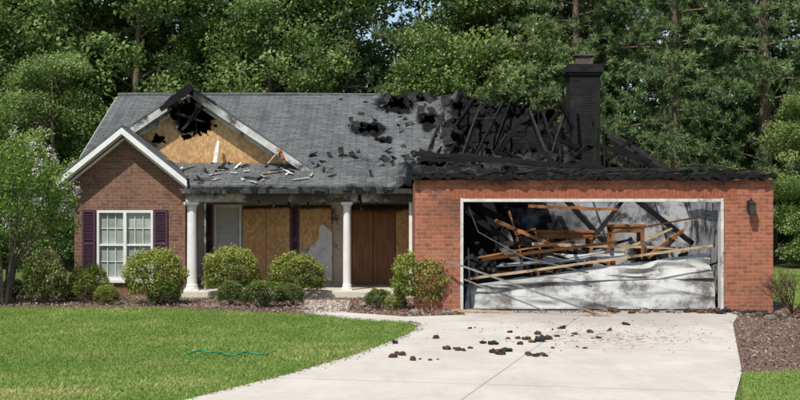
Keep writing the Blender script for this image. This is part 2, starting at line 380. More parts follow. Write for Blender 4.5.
g=G(); g.box(.485,6.838,31.3,31.4,0,2.6); g.box(.485,.5,25.21,31.3,0,2.45); g.box(6.825,6.838,25.21,31.3,0,2.45)
g.mk('interior_wall','drywall',parent=H,label='smoke stained drywall inside the garage')
g=G(); g.box(.5,6.82,25.0,31.3,-.02,.015); g.mk('garage_floor','char2',parent=H)
g=G(); g.box(-7.04,.28,31.46,40.79,2.3,2.4); g.box(.29,6.83,31.41,40.79,.0,.05); g.mk('ceiling','dark',parent=H)
g=G(); g.box(1.14,1.195,24.97,25.22,0,2.14); g.box(6.05,6.105,24.97,25.22,0,2.14); g.box(1.195,6.05,24.975,25.22,2.07,2.13)
M['trimw']=simple('sooty door trim',(.62,.61,.58),(.4,.38,.35),4,.6,.3,.1,gen=.15)
g.mk('door_trim','trimw',parent=H,bevel=.006,label='white trim framing the garage opening')
g=G(); g.box(-4.78,.28,28.9,31.3,0,.14); g.mk('porch_slab','conc',parent=H,bevel=.01)

# window
W=empty('window',(-6.12,29.5,.36),'x','x'); del W['label'],W['category']; W.parent=H; W.matrix_parent_inverse=Matrix.Translation((0,-30,0))
def mkw(g,name,mat,**k):
    o=g.mk(name,mat,parent=H,**k); o.parent=W; o.matrix_parent_inverse=(Matrix.Translation(W.location)).inverted(); return o
g=G(); x0,x1,z0,z1=-6.75,-5.5,.37,1.92
g.box(x0,x0+.05,29.49,29.6,z0,z1); g.box(x1-.05,x1,29.49,29.6,z0,z1); g.box(x0+.05,x1-.05,29.49,29.6,z1-.06,z1); g.box(x0+.05,x1-.05,29.49,29.6,z0,z0+.06)
xm=(x0+x1)/2; g.box(xm-.035,xm+.035,29.485,29.6,z0+.06,z1-.06); zm=(z0+z1)/2
for a,b in ((x0+.05,xm-.035),(xm+.035,x1-.05)):
    g.box(a,b,29.51,29.58,zm-.022,zm+.022)
    for i in (1,2): xx=a+(b-a)*i/3; g.box(xx-.007,xx+.007,29.545,29.562,z0+.06,z1-.06)
    for zz in (z0+.06+(zm-z0-.085)*.5, zm+.025+(z1-zm-.085)*.5): g.box(a,b,29.547,29.56,zz-.007,zz+.007)
mkw(g,'frame','white')
g=G(); g.box(x0+.04,x1-.04,29.575,29.585,z0+.05,z1-.05); mkw(g,'pane','glass')
g=G(); g.box(x0-.04,x1+.04,29.43,29.5,z0-.07,z0-.002); mkw(g,'sill','white',bevel=.008)
def shutter(xa,xb,y,za,zb):
    g=G(); g.box(xa,xa+.045,y,y+.04,za,zb); g.box(xb-.045,xb,y,y+.04,za,zb)
    zc=(za+zb)/2
    for q in (za,zc-.03,zb-.06): g.box(xa+.045,xb-.045,y,y+.04,q,q+.06)
    z=za+.07
    while z<zb-.09:
        if abs(z-zc)>.05: g.beam((xa+.045,y+.02,z+.01),(xb-.045,y+.02,z+.01),.03,.012,.6)
        z+=.04
    g.box(xa+.04,xb-.04,y+.032,y+.038,za+.02,zb-.02)
    g.mk('shutter','shutter',parent=H)
shutter(-7.07,-6.78,29.455,.42,1.93); shutter(-5.47,-5.17,29.455,.42,1.93)
shutter(-2.585,-2.39,31.255,.4,2.05); shutter(-4.6,-4.42,31.255,.4,2.05)

# gable A roof + trims
AX,AZ,AS=-6.12,3.76,.807
for sgn in (-1,1):
    sheet('roof',lambda u,v,s=sgn:(AX+s*u*.778,v,AZ-AS*u*.778),0,1.82,29.15,32.3,12,16,'shingle',par=H,thick=.05,scorch=lambda u,v:.1)
g=G()
for sgn in (-1,1):
    def pr(a,b,l,y0,y1):
        pts=[(AX,AZ-a),(AX+sgn*l,AZ-a-AS*l),(AX+sgn*l,AZ-b-AS*l),(AX,AZ-b)]
        g.prism(pts[::-1] if sgn>0 else pts,y0,y1)
    pr(.03,.17,1.44,29.10,29.135); pr(.2,.27,1.42,29.46,29.495); pr(.145,.165,1.42,29.137,29.458)
g.box(AX-1.42,AX-1.2,29.14,29.46,2.38,2.42)
g.mk('fascia','white',parent=H,bevel=.004,label='white raked trim boards of the brick gable')

# gable B
BX,BZ,BS=-4.79,4.72,.67; bc=1/math.hypot(1,BS)
def scoB(u,v): return max(0,1-math.hypot(u-0,(v-30.2)*.8)/1.1)
def keepB(s):
    def k(u,v):
        if v<30.6+.25*nz(u*3,v*3) and u<.75 and s<0: return u>.35+.25*nz(v*5,u)
        if math.hypot(u-.25,(v-30.9)*.8)<.22*(1+.7*nz(u*7,v*7)): return False
        return True
    return k
sheet('roof',lambda u,v:(BX+u*bc,v,BZ-BS*u*bc),0,3.36,30.15,34.6,30,40,'shingle',par=H,scorch=scoB,keep=keepB(1),disp=lambda u,v:(0,0,-.03*max(0,nz(u,v,0,2))))
sheet('roof',lambda u,v:(BX-u*bc,v,BZ-BS*u*bc),0,1.64,30.15,34.6,16,40,'shingle',par=H,scorch=lambda u,v:1.3*scoB(u,v),keep=keepB(-1))
def wB(u,v): return (u,30.5,v)
def kB(u,v):
    if v>BZ-.1-BS*abs(u-BX): return False
    r=.5*(1+.5*nz(u*4,v*4,1.5)+.3*nz(u*11,v*11))
    if math.hypot((u+4.78),(v-4.12)*.95)<r: return False
    if math.hypot(u+5.55,(v-3.55)*1.5)<.15*(1+.9*nz(u*9,v*9)): return False
    return True
sheet('gable_sheathing',wB,-6.3,-2.1,2.6,4.7,160,80,'ply',par=H,keep=kB,jit=.008,thick=-.02,
   scorch=lambda u,v:max(0,1.25-math.hypot(u+4.8,v-4.15)/.68,.7-math.hypot(u+5.7,v-3.4)/.5, .5-abs(v-(BZ-.1-BS*abs(u-BX)))*2,.42-(v-3.0)*1.6),label='tan board gable wall with burned hole at peak')
g=G(); g.box(-6.1,-2.6,30.75,30.8,2.6,3.0); g.box(-6.0,-3.7,31.2,31.25,2.6,3.6)
g.mk('attic_wall','dark',parent=H)
for x in np.arange(-5.9,-3.2,.4): g=G(); g.beam((x,30.58,2.7),(x,30.58,BZ-.22-BS*abs(x-BX)),.04,.09); g.mk('gable_stud','char',parent=H)
def rake(s,u0,u1,mat,lab):
    def xz(u,dz): return (BX+s*u*bc,BZ-.03-BS*u*bc-dz)
    g=G()
    for a,b,y0,y1 in ((0,.18,30.10,30.14),(.155,.175,30.142,30.46),(.2,.3,30.46,30.495)):
        pts=[xz(u0,a),xz(u1,a),xz(u1,b),xz(u0,b)]; g.prism(pts if s<0 else pts[::-1],y0,y1)
    g.mk('rake_board',mat,parent=H,label=lab)
rake(1,.12,3.42,'white_soot','sooty white rake board on the upper gable'); rake(-1,.6,1.66,'white_soot','broken sooty rake board')
rough_beam('rafter',(-4.75,30.1,4.72),(-5.45,30.1,4.2),.05,.16,'char',H)
rough_beam('rafter',(-4.85,30.2,4.68),(-4.2,30.25,4.3),.05,.14,'char',H)
for p,q in (((-5.0,30.42,3.75),(-4.65,30.4,4.25)),((-4.45,30.45,4.4),(-4.9,30.47,3.85)),((-5.15,30.46,4.15),(-4.5,30.44,3.95))):
    rough_beam('rafter',p,q,.04,.06,'char2',H)

# main front slope
def P1(u,v): return (u,EY+v*cs,EZ+v*sn)
holes=[(-.12,5.7,.34,.5),(-.80,3.95,.3,.3),(.62,6.15,.25,.18),(-.4,3.3,.14,.12),(.75,4.6,.2,.3),(-1.3,2.0,.1,.1)]
def edgeR(v): 
    b=1.5+.12*math.sin(v*2.1)+.3*nz(v*2.3,7)+.16*nz(v*8,2)
    if 2.6<v<4.6: b-=.25
    if v<1.3: b=.24
    elif v<2.2: b=.24+(v-1.3)*1.35
    return b
def keep1(u,v):
    y=EY+v*cs; z=EZ+v*sn
    if u<-4.72 and z<AZ-AS*abs(u-AX)-.05: return False
    if u<-4.72 and v<.35: return False
    if z<BZ-BS*abs(u-BX)-.18 and u>-6.15 and y>30.6: return False
    if u>edgeR(v): return False
    if u>-4.7 and v<.09*(nz(u*3,1)+.6*nz(u*11,2)): return False
    for hx,hv,rx,rv in holes:
        a=math.hypot((u-hx)/rx,(v-hv)/rv)
        if a<1+.8*nz(u*5,v*5,3)+.5*nz(u*13,v*13): return False
    return True
def disp1(u,v):
    s=max(0,min(1,(u+2.6)/3))
    z=s*(.12*nz(u,v,0,1.6)+.07*nz(u,v,2,4.5))-.16*s*math.exp(-((v-3.2)/1.6)**2)
    for hx,hv,rx,rv in holes:
        a=math.hypot((u-hx)/rx,(v-hv)/rv)
        if a<1.9: z+=.14*(1.9-a)*nz(u*8,v*8,5)
    e=edgeR(v)-u
    if e<.5: z+=(.5-e)*(.5*nz(u*5,v*5)+.15)
    if v>6.0: z+=.06*s*nz(u*6,1,0)
    if v<.3 and u>-4.7: z+=-.06*(.3-v)/.3*(.5+nz(u*4,3))
    return (0,0,z)
def sc1(u,v):
    s=0
    for hx,hv,rx,rv in holes:
        a=math.hypot((u-hx)/rx,(v-hv)/rv); s=max(s,1.1-(a-1)*.9)
    s=max(s,.9-(edgeR(v)-u)*1.5)
    s=max(s,.62-math.hypot((u+.7)/1.0,(v-1.7)/.6)*.5)
    s=max(s,.7-v*1.8 if u>-4.7 else 0)
    return max(0,min(1,s))
sheet('roof',P1,-7.45,1.95,0,L,250,140,'shingle',par=H,keep=keep1,disp=disp1,scorch=sc1,jit=.014,thick=.045,label='grey shingle roof slope with burned holes')
def P2(u,v): return (u,RY+v*cs,RZ-v*sn)
def kr(u,v):
    if u<1.3: return True
    top=.25+.35*nz(u*2.2,1)+.25*nz(u*6,5) + max(0,u-1.5)*.22
    if u>4.2: top=1.7+(u-4.2)*1.2+.6*nz(u*5,3)
    return v>top and not (nz(u*3,v*3,9)>.42)
sheet('roof',P2,-7.45,7.1,0,L,140,60,'dark',par=H,keep=kr,disp=lambda u,v:(0,0,(.18*nz(u,v,4,1.5) if u>1.3 else 0)),thick=.05,jit=.02,label='charred rear roof slope')
g=G(); g.tube([(-7.45,35,4.98),(-3,35,4.985),(-.5,35,4.96)],[.045]*3,6); g.mk('ridge_cap','shingle',parent=H)
g=G(); g.beam((-7.47,29.8,2.6),(-7.47,35,4.87),.03,.10); g.mk('rake_board','trimw',parent=H)

def flap(p,w,h,mat,curl,tilt=None):
    an=random.uniform(0,6.3) if tilt is None else tilt; vs=[]
    for k in range(5):
        for s in (-1,1):
            q=Vector((s*w/2*random.uniform(.6,1.1),k/4*h+random.uniform(-.1,.1)*h,.012+(k/4)**2*h*curl)); q.rotate(Matrix.Rotation(an,3,'Z')); q.rotate(Matrix.Rotation(math.atan(PT),3,'X')); vs.append(tuple(p+q))
    o=mk('loose_shingle',vs,[(0,1,3,2),(2,3,5,4),(4,5,7,6),(6,7,9,8)],mat,parent=H)
    s=o.modifiers.new('s','SOLIDIFY'); s.thickness=.008
for i in range(60):
    u=random.gauss(-.2,.9); v=random.choice([random.uniform(.3,6.2),random.gauss(2,.5),random.gauss(5,.8)])
    if v<.2 or v>6.1 or not keep1(u,v): continue
    p=Vector(P1(u,v))+Vector(disp1(u,v)); flap(p,random.uniform(.08,.26),random.uniform(.06,.2),'char2' if i%3 else 'shingle',random.uniform(.3,.9))
for u,v,w_,h_,c_ in ((.3,5.9,.25,.2,.9),(.85,5.8,.22,.25,.8),(.9,5.0,.25,.2,.7),(-.4,5.8,.2,.2,.9),(.5,4.8,.22,.2,.7),(-1.05,4.0,.2,.17,.7),(1.2,5.2,.28,.25,.8),(1.1,3.2,.3,.22,.7),(1.25,2.7,.25,.3,.6),(.95,4.1,.3,.2,.7)):
    flap(Vector(P1(u,v))+Vector(disp1(u,v)),w_,h_,'char2',c_,random.uniform(-.8,.8))
for i in range(24):
    x=random.uniform(-4.6,.2); p=Vector((x,29.13,2.4)); w_=random.uniform(.08,.3); h_=random.uniform(.05,.16)
    mk('hanging_shingle',[p+Vector((-w_/2,0,.03)),p+Vector((w_/2,0,.03)),p+Vector((w_/2*random.uniform(.3,1),-.03,-h_)),p+Vector((-w_/2*random.uniform(.3,1),-.03,-h_*random.uniform(.5,1)))],[(0,1,2,3)],random.choice(['char2','char']),parent=H)

# porch eave, beam, columns
g=G(); g.box(-4.85,.26,29.14,29.17,2.28,2.39); g.mk('fascia','eave',parent=H,bevel=.004,label='burnt eave board of the porch')
g=G(); g.box(-4.76,.26,29.38,29.6,2.1,2.3); g.mk('porch_beam','white_porch',parent=H,bevel=.004,label='smoke blackened porch beam')
M['pceil']=simple('burnt porch ceiling',(.2,.19,.17),(.04,.035,.03),2,gen=.6)
g=G(); g.box(-4.76,.27,29.18,31.29,2.315,2.34); g.mk('porch_ceiling','pceil',parent=H)
def column(x,r,y=29.49,z1=2.1):
    n=20; prof=[(r*1.3,.14),(r*1.3,.2),(r*1.12,.21),(r*1.15,.25),(r,.28),(r*.98,.9),(r*.9,z1-.17),(r*.98,z1-.16),(r*.98,z1-.13),(r*.9,z1-.12),(r*1.15,z1-.07),(r*1.15,z1-.06)]
    v=[];f=[]
    for rr,z in prof:
        for j in range(n): t=2*math.pi*j/n; v.append((x+rr*math.cos(t),y+rr*math.sin(t),z))
    for i in range(len(prof)-1):
        for j in range(n): f.append((i*n+j,i*n+(j+1)%n,(i+1)*n+(j+1)%n,(i+1)*n+j))
    g=G(); g.add(v,f); g.box(x-r*1.4,x+r*1.4,y-r*1.4,y+r*1.4,z1-.06,z1); g.box(x-r*1.4,x+r*1.4,y-r*1.4,y+r*1.4,.14,.17)
    g.mk('column','white',parent=H,label='white round porch column',smooth=False)
column(-4.63,.115); column(-1.18,.09)
g=G(); g.box(.2,.27,29.45,29.53,.14,2.1); g.mk('porch_post','white',parent=H)
g=G(); g.box(-4.36,-4.32,29.5,29.54,.14,2.1); g.mk('porch_post','white_porch',parent=H)
def board(x0,x1,z0,z1,mat,y=31.24,bs=.4,lab=None):
    o=sheet('plywood_board',lambda u,v:(u,y,v),x0,x1,z0,z1,14,20,mat,par=H,thick=-.018,scorch=lambda u,v:max(0,.9-(z1-v)/bs*1.0),disp=lambda u,v:(0,-.012*abs(nz(u,v,0,2)),0))
    if lab:o['label']=lab
board(-3.7,-3.16,.2,2.02,'ply',bs=.2); board(-3.15,-2.6,.24,2.04,'ply',bs=.22)
board(-2.36,-1.62,1.0,2.03,'ply',bs=.2); board(-.1,.27,.2,2.05,'ply')
board(-1.13,-.64,.18,2.05,'ply2'); board(-.63,-.12,.18,2.05,'ply2')
g=G(); z=.57
g.box(-4.38,-4.33,31.24,31.3,.55,2.05); g.box(-3.79,-3.74,31.24,31.3,.55,2.05); g.box(-4.33,-3.79,31.24,31.3,2.0,2.05); g.box(-4.33,-3.79,31.24,31.3,.55,.6)
while z<2.0: g.beam((-4.33,31.3,z),(-3.79,31.3,z),.05,.006,.7); z+=.055
g.box(-4.33,-3.79,31.33,31.335,.56,2.04)
g.mk('window','white',parent=H,label='white window with louvred blind under the porch')
M['peel']=simple('peeling white panel',(.68,.67,.64),(.45,.44,.42),3,.7,.2,.1,gen=.15)
sheet('wall_panel',lambda u,v:(u,31.2,v),-2.34,-1.6,.25,1.7,50,80,'peel',par=H,thick=-.01,jit=.005,
   keep=lambda u,v:v<1.15+.55*nz(u*2.4,v*.5,2)+.35*nz(u*6,v*2,4)+.3*(u+1.95) and nz(u*4,v*3,11)<.38)
for i in range(16):
    x=random.uniform(-4.4,.1); rough_beam('hanging_strip',(x,29.3+random.random()*.3,2.3),(x+random.uniform(-.15,.15),29.3+random.random()*.3,2.3-random.uniform(.1,.4)),.05,.015,random.choice(['char','char2','white_porch']),H,seg=4)

def onroof(u,v,h=.02): p=Vector(P1(u,v)); p.z+=h; return p
items=[(-5.0,.9,-4.6,1.3,'lumber'),(-4.3,.6,-3.9,.8,'white'),(-3.75,1.0,-3.6,1.5,'white'),(-3.1,.7,-2.5,.9,'lumber'),(-2.7,1.0,-2.3,.5,'white'),(-4.6,.35,-4.0,.4,'char2'),(-3.5,.5,-3.0,.35,'char'),(-2.4,.35,-1.9,.45,'white'),(-4.1,1.1,-3.8,.9,'char'),(-5.1,.6,-4.9,1.2,'white')]
for a,b,c_,d,m in items:
    rough_beam('fallen_board',onroof(a,b,.04),onroof(a+(c_-a)*.75,b+(d-b)*.75,.05),.06,.02,m if m!='white' else 'peel',None,amp=.15,label='short splintered board lying on the porch roof',cat='debris',group='splintered boards on the porch roof')
for (a,b,c_) in (((-4.2,30.05,3.0),(-4.15,30.3,3.5),'peel'),((-5.35,30.05,3.1),(-4.95,29.9,3.0),'lumber'),((-3.0,30.0,2.95),(-2.72,29.95,3.25),'lumber'),((-2.75,30.0,3.3),(-2.6,30.0,2.95),'orange')):
    rough_beam('fallen_board',a,b,.1,.03,c_,None,amp=.2,label='broken board leaning on the gable',cat='debris',group='splintered boards on the porch roof')
for i in range(34):
    u=random.uniform(-5.0,-1.6); v=random.uniform(.15,1.4); l=random.uniform(.08,.25); a=random.uniform(0,3.1)
    rough_beam('roof_scrap',onroof(u,v,.03),onroof(u+l*math.cos(a),max(.1,v+l*math.sin(a)),.04),.05,.02,random.choice(['peel','char2','char','lumber','char2']),H,seg=3,amp=.3)

# chimney
g=G(); g.box(4.44,5.23,34.6,35.4,3.35,5.45); g.box(4.39,5.28,34.55,35.45,5.45,5.52); g.box(4.35,5.32,34.51,35.49,5.52,5.68); g.box(4.4,5.27,34.56,35.44,5.68,5.74)
g.box(4.3,5.35,34.5,35.5,0,3.35)
ch=g.mk('chimney','brick_black',parent=H,label='soot black brick chimney with cap',bevel=.01)
g=G(); g.box(4.62,5.07,34.8,35.2,5.74,5.9); g.box(4.68,5.01,34.86,35.14,5.9,5.98); g.box(4.58,5.11,34.76,35.24,5.98,6.02)
M['capst']=simple('sooty clay chimney pot',(.14,.11,.09),(.05,.045,.04),7,.9,.2,.4)
o=g.mk('chimney_cap','capst',parent=H); o.parent=ch; o.matrix_parent_inverse=Matrix.Identity(4)
def rb(p,q,w=.05,h=.14,m='char',**k): rough_beam('rafter',p,q,w,h,m,H,**k)
for i,x in enumerate(np.arange(1.35,4.3,.42)):
    top=RZ-random.uniform(.0,.4)-max(0,x-2)*.1; bot=random.uniform(2.6,3.2)
    yb=EY+(bot-EZ)/PT
    rb((x+random.uniform(-.15,.15),34.9,top),(x+random.uniform(-.9,.7),yb+random.uniform(0,2.5),bot+random.uniform(0,.5)),.05,random.uniform(.08,.17),random.choice(['char','char','char2']))
for i in range(34):
    x=random.uniform(1.4,4.4); y=random.uniform(32,36); z=random.uniform(2.7,4.3-max(0,x-2)*.15)
    a=random.uniform(-1.3,1.3); l=random.uniform(.5,2.0); 
    rb((x,y,z),(x+l*math.cos(a)*random.choice([-1,1])*.7,y+random.uniform(-.4,.4),z+l*math.sin(a)*.5),random.uniform(.03,.06),random.uniform(.04,.15),random.choice(['char','char','char2']))
for x,z0_,dx,dz in ((1.5,4.6,.25,.5),(1.75,4.5,-.3,.45),(2.3,4.3,.5,.55),(2.9,4.2,-.4,.7),(3.3,4.1,.6,.6),(3.8,4.0,-.2,.75),(4.2,3.7,.1,1.1),(3.5,4.5,.7,.1),(2.6,4.2,.1,.65),(3.1,4.2,.15,.6)):
    rb((x,34.8,z0_-.9),(x+dx,35.0,z0_+dz),.05,.1)
for k in range(6):
    rb((5.3+.1*k,34.2+.25*k,4.0-.14*k),(7.0+.05*k,33.6+.25*k,2.85-.03*k),.04,.1,random.choice(['char','char2']))
for k in range(8):
    x=5.5+.2*k; rb((x,34.0,2.5),(x+random.uniform(-.4,.4),34.6,3.7-.15*k+random.uniform(-.15,.2)),.04,.08)
rb((4.7,33.9,3.7),(6.4,33.6,3.15),.06,.13); rb((5.3,33.7,3.2),(6.1,34.0,3.9),.05,.1); rb((4.9,33.5,2.7),(5.1,34.3,4.3),.07,.16); rb((4.3,33.6,2.8),(4.55,34.4,4.7),.06,.16)
rb((3.4,33.4,2.9),(5.0,34.0,3.6),.06,.16); rb((5.4,35.8,4.1),(5.0,34.5,4.25),.05,.1); rb((4.2,34.2,5.0),(4.45,34.4,3.6),.05,.12)
def felt(x0,x1,y,z0,z1,dy,seed,m='char'):
    sheet('roof_felt',lambda u,v:(u,y+dy*(v-z0)/(z1-z0),v),x0,x1,z0,z1,40,34,m,par=H,thick=.01,
     keep=lambda u,v: v<z1-.35*(z1-z0)*(.5+nz(u*2.5,seed)+.5*nz(u*8,seed)) and nz(u*2.5,v*2.5,seed)<.4,
     disp=lambda u,v:(.1*nz(u,v,seed+8,4),.32*nz(u,v,seed,2.6)+.1*nz(u,v,seed,8),.14*nz(u,v,seed+4,3)))
felt(1.2,2.7,33.2,2.7,4.9,1.5,1.1); felt(2.3,4.4,33.9,2.6,4.65,1.2,5.3); felt(1.3,4.2,32.2,2.5,3.6,.9,9.7,'char2'); felt(5.2,6.9,34.6,2.5,3.1,.6,13.1); felt(1.5,3.4,34.6,3.4,5.0,.3,17.7); felt(3.2,4.5,32.8,2.5,3.9,.9,21.3)
sheet('roof',lambda u,v:(u,24.86+v*cs,2.60+v*sn),.24,2.3,0,1.0,60,24,'shingle',par=H,thick=.04,scorch=lambda u,v:.75,jit=.015,
   keep=lambda u,v: v<.62-.3*max(0,u-.3)+.3*nz(u*2.2,4)+.25*nz(u*7,2),disp=lambda u,v:(0,0,.1*nz(u,v,1,3)),label='burned strip of garage roof along the eave')
for p,q,h_ in (((.3,26.5,3.05),(3.9,25.3,2.72),.1),((.35,26.9,2.95),(2.4,26.0,2.9),.08),((1.2,27.5,3.05),(3.2,27.0,2.75),.12),((2.5,26,2.7),(5.0,26.2,2.72),.08),((4.6,27.5,2.72),(6.7,27.2,2.8),.07),((.4,28,3.15),(1.6,28.5,2.85),.14)):
    rb(p,q,.05,h_,random.choice(['char','char2']),seg=12,amp=.3)
rough_beam('fascia',(.22,25.0,2.54),(7.08,25.0,2.54),.28,.085,'char',H,seg=90,amp=.09,taper=0)
rough_beam('fascia',(3.0,24.98,2.605),(7.0,25.03,2.6),.1,.03,'char2',H,seg=40,amp=.4,taper=0)
for i in range(44):
    x=random.uniform(.4,6.8); l=random.uniform(.2,1.0); y=random.uniform(25.1,26.4)
    rough_beam('charred_scrap',(x,y,2.6+random.random()*.03),(min(x+l,6.95),y+random.uniform(-.2,.3),2.6+random.random()*.12),.05,.03,random.choice(['char','char2','char']),H,seg=5,amp=.4)
for i in range(9):
    x=.8+i*.72; 
    if i in (3,4,6): rb((x,25.2,2.56),(x+.1,random.uniform(26,27.5),2.5),.05,.12)
    else: rb((x,25.2,2.56),(x,31.3,2.6),.05,.12)
rb((.5,31.35,2.66),(6.8,31.35,2.64),.12,.1,'char',seg=20)
sheet('ceiling_remnant',lambda u,v:(u,v,2.5),.5,3.4,26.5,31.25,40,50,'char',par=H,thick=.015,keep=lambda u,v:nz(u*1.3,v*1.3,3)>-.12-.25*(u<1.8),disp=lambda u,v:(0,0,.1*nz(u,v,2,2)-.05))

# garage door
GD=empty('garage_door',(3.6,25.3,0),'x','x'); del GD['category']; GD.parent=H; GD.matrix_parent_inverse=Matrix.Translation((0,-30,0))
GD['label']='buckled white sectional garage door, panels fallen'
def par2(o,p): o.parent=p; o.matrix_parent_inverse=Matrix.Translation(p.location).inverted()
def panel(bl,br,tl,tr,seed,amp=.06,emb=.005):
    def P(u,v):
        b=Vector(bl).lerp(Vector(br),u); t_=Vector(tl).lerp(Vector(tr),u); return b.lerp(t_,v)
    def D(u,v):
        r=emb*(abs((v*2)%1-.5)<.38)*(abs((u*8)%1-.5)<.42)
        cr=abs(nz(u*5+v*1.5,v*1.1,seed+6))
        return (0,amp*nz(u*2.2,v*1.2,seed,1)*2-r+amp*.8*nz(u*6,v*3,seed+2)+amp*2.2*cr*(.3+v),amp*.9*nz(u*3.5,seed+v,2)*(v**.5)+amp*.3*nz(u*11,seed,4)*v)
    o=sheet('panel',P,0,1,0,1,150,30,'doorpanel',thick=.02,disp=D); par2(o,GD)
panel((1.24,25.36,.03),(6.03,25.34,.03),(1.3,25.5,.45),(6.03,25.42,.62),1.0,.06)
panel((1.26,25.5,.48),(6.03,25.46,.62),(2.2,26.0,.56),(6.0,25.7,1.1),4.0,.1)
panel((1.9,26.3,.8),(4.4,26.0,1.0),(2.1,26.7,.85),(4.5,26.5,1.15),7.0,.1)
def rail(path,r=.015,mat='metal',name='track'):
    g=G(); g.tube(path,[r]*len(path),6); o=g.mk(name,mat,parent=H,smooth=True); par2(o,GD)
rail([(1.3,25.3,2.0),(1.5,25.4,1.5),(2.4,25.6,1.0),(3.6,25.3,.72)]); rail([(6.0,25.3,1.2),(5.98,25.35,2.05)]); rail([(1.35,25.3,.05),(1.3,25.3,1.2)])
def fb(p,q,w,h,m,lab,**k): rough_beam('fallen_timber',p,q,w,h,m,None,seg=10,amp=k.pop('amp',.12),taper=.2,label=lab,cat='timber',group='timbers fallen into the garage')
fb((1.3,25.28,.60),(5.95,25.25,1.24),.04,.05,'lumber','long pale timber slanting across the garage opening')
fb((1.5,25.6,1.0),(5.95,25.4,1.82),.03,.035,'orange','thin heat browned timber slanting across the opening')
fb((1.6,26.0,.95),(4.2,25.7,1.3),.05,.06,'orange','browned timber lying over the fallen door')
fb((2.6,26.1,1.25),(5.8,26.6,1.15),.05,.06,'lumber','pale timber lying level inside the garage')
fb((1.5,27,2.05),(3.6,27.3,.9),.08,.14,'char','charred joist hanging down inside the garage')
fb((1.2,26.4,2.0),(2.4,26.6,1.1),.06,.12,'char','charred joist hanging down inside the garage')
fb((1.3,28,1.6),(2.6,28,.6),.08,.16,'char','charred joist leaning inside the garage')
fb((3.0,28.5,.4),(2.0,28.8,2.3),.07,.14,'char','charred joist leaning inside the garage')
fb((4.9,27.3,.8),(5.9,27.6,1.5),.05,.08,'orange','browned timber leaning inside the garage')
fb((2.6,26.7,2.0),(4.4,26.9,1.93),.06,.06,'orange','browned timber hanging under the lintel')
fb((1.9,26.4,1.7),(3.2,26.0,1.15),.05,.07,'orange','browned timber lying over the fallen door')
fb((3.3,27.2,.5),(4.7,27.6,2.2),.05,.09,'char2','ashen joist leaning inside the garage')
fb((4.2,26.6,1.0),(5.4,26.3,1.55),.04,.05,'lumber','pale broken timber inside the garage')
fb((3.5,30.8,2.55),(4.6,29,1.1),.06,.12,'char','charred joist leaning inside the garage')
fb((5.0,30.5,2.5),(6.3,28.5,1.2),.06,.12,'char','charred joist leaning inside the garage')
def table(x,y,w,d,h,lab,mat='orange'):
    T=empty('work_table',(x,y,0),lab,'table')
    def p(g,n): g.mk(n,mat,parent=T,bevel=.006)
    g=G(); g.box(x-w/2,x+w/2,y-d/2,y+d/2,h-.05,h); p(g,'table_top')
    g=G(); g.box(x-w/2+.06,x+w/2-.06,y-d/2+.03,y-d/2+.05,h-.17,h-.052); p(g,'apron')
    for sx in (-1,1):
        for sy in (-1,1):
            g=G(); cx=x+sx*(w/2-.06); cy=y+sy*(d/2-.06); g.box(cx-.035,cx+.035,cy-.029,cy+.035,.015,h-.052); p(g,'leg')
table(3.4,27.6,1.2,.7,1.5,'tall scorched brown wooden work table among debris'); table(4.75,27.9,.75,.6,1.62,'scorched brown wooden stand inside the garage')
# overturned chair on the heap
CH=empty('wooden_chair',(2.55,27.0,1.1),'browned wooden chair tipped over on the rubble','chair')
def cp(name,pts,w=.035):
    g=G()
    for a,b in pts: g.beam(a,b,w,w)
    o=g.mk(name,'orange',parent=CH)
cx,cy,cz=2.55,27.0,1.12
g=G(); g.beam((cx-.2,cy,cz+.3),(cx+.2,cy,cz+.42),.4,.03); g.mk('seat','orange',parent=CH)
for sx in (-1,1):
    for sy in (-1,1): cp('leg',[((cx+sx*.18,cy+sy*.16,cz+.35+sx*.05),(cx+sx*.2+.1,cy+sy*.18,cz-.1+sx*.05))])
cp('backrest',[((cx-.2,cy-.17,cz+.3),(cx-.34,cy-.17,cz+.78)),((cx-.2,cy+.17,cz+.3),(cx-.34,cy+.17,cz+.78)),((cx-.33,cy-.17,cz+.74),(cx-.33,cy+.17,cz+.74)),((cx-.28,cy-.17,cz+.58),(cx-.28,cy+.17,cz+.58))])
g=G(); g.box(5.5,6.2,30.6,31.2,.015,1.0); g.box(5.48,6.22,30.58,31.22,1.0,1.05); g.box(5.55,5.84,30.57,30.6,.1,.92); g.box(5.87,6.16,30.57,30.6,.1,.92)
g.mk('cabinet','char2',bevel=.01,label='charred low cabinet against garage back wall',cat='cabinet')
for i in range(44):
    x=random.uniform(1.0,6.5); y=random.uniform(26.2,30.5); a=random.uniform(0,3.1); l=random.uniform(.5,1.8)
    z=random.uniform(.3,1.4 if x<4.2 else .9)
    rough_beam('fallen_timber',(x,y,z),(min(6.7,max(.7,x+l*math.cos(a))),y+.5*math.sin(a),z+random.uniform(-.2,.7)),random.uniform(.03,.07),random.uniform(.04,.11),random.choice(['char','char2','orange','char','char2']),None,seg=6,amp=.3,label='broken burned timber in the garage rubble',cat='timber',group='timbers fallen into the garage')
sheet('rubble_pile',lambda u,v:(u,v,.02),.6,6.7,25.9,31.2,80,70,'char2',thick=0,jit=.02,disp=lambda u,v:(0,0,max(0,.6+.5*nz(u,v,0,1.4)+.45*nz(u,v,3,5)-.07*u)*min(1,(v-25.9)*2)),kind='stuff')

fb((.85,24.8,.98),(3.55,23.6,.06),.025,.035,'metal','long dull metal rail slumped onto the driveway',amp=.02)
fb((1.2,24.75,.62),(2.7,24.4,.05),.04,.025,'metal','grey metal strip leaning on the garage corner',amp=.05)
fb((.95,24.6,.06),(2.1,24.3,.04),.08,.04,'lumber','pale board lying at the garage corner',amp=.1)
fb((3.3,23.75,.05),(3.75,23.65,.07),.1,.05,'lumber','short pale board end on the driveway',amp=.2)

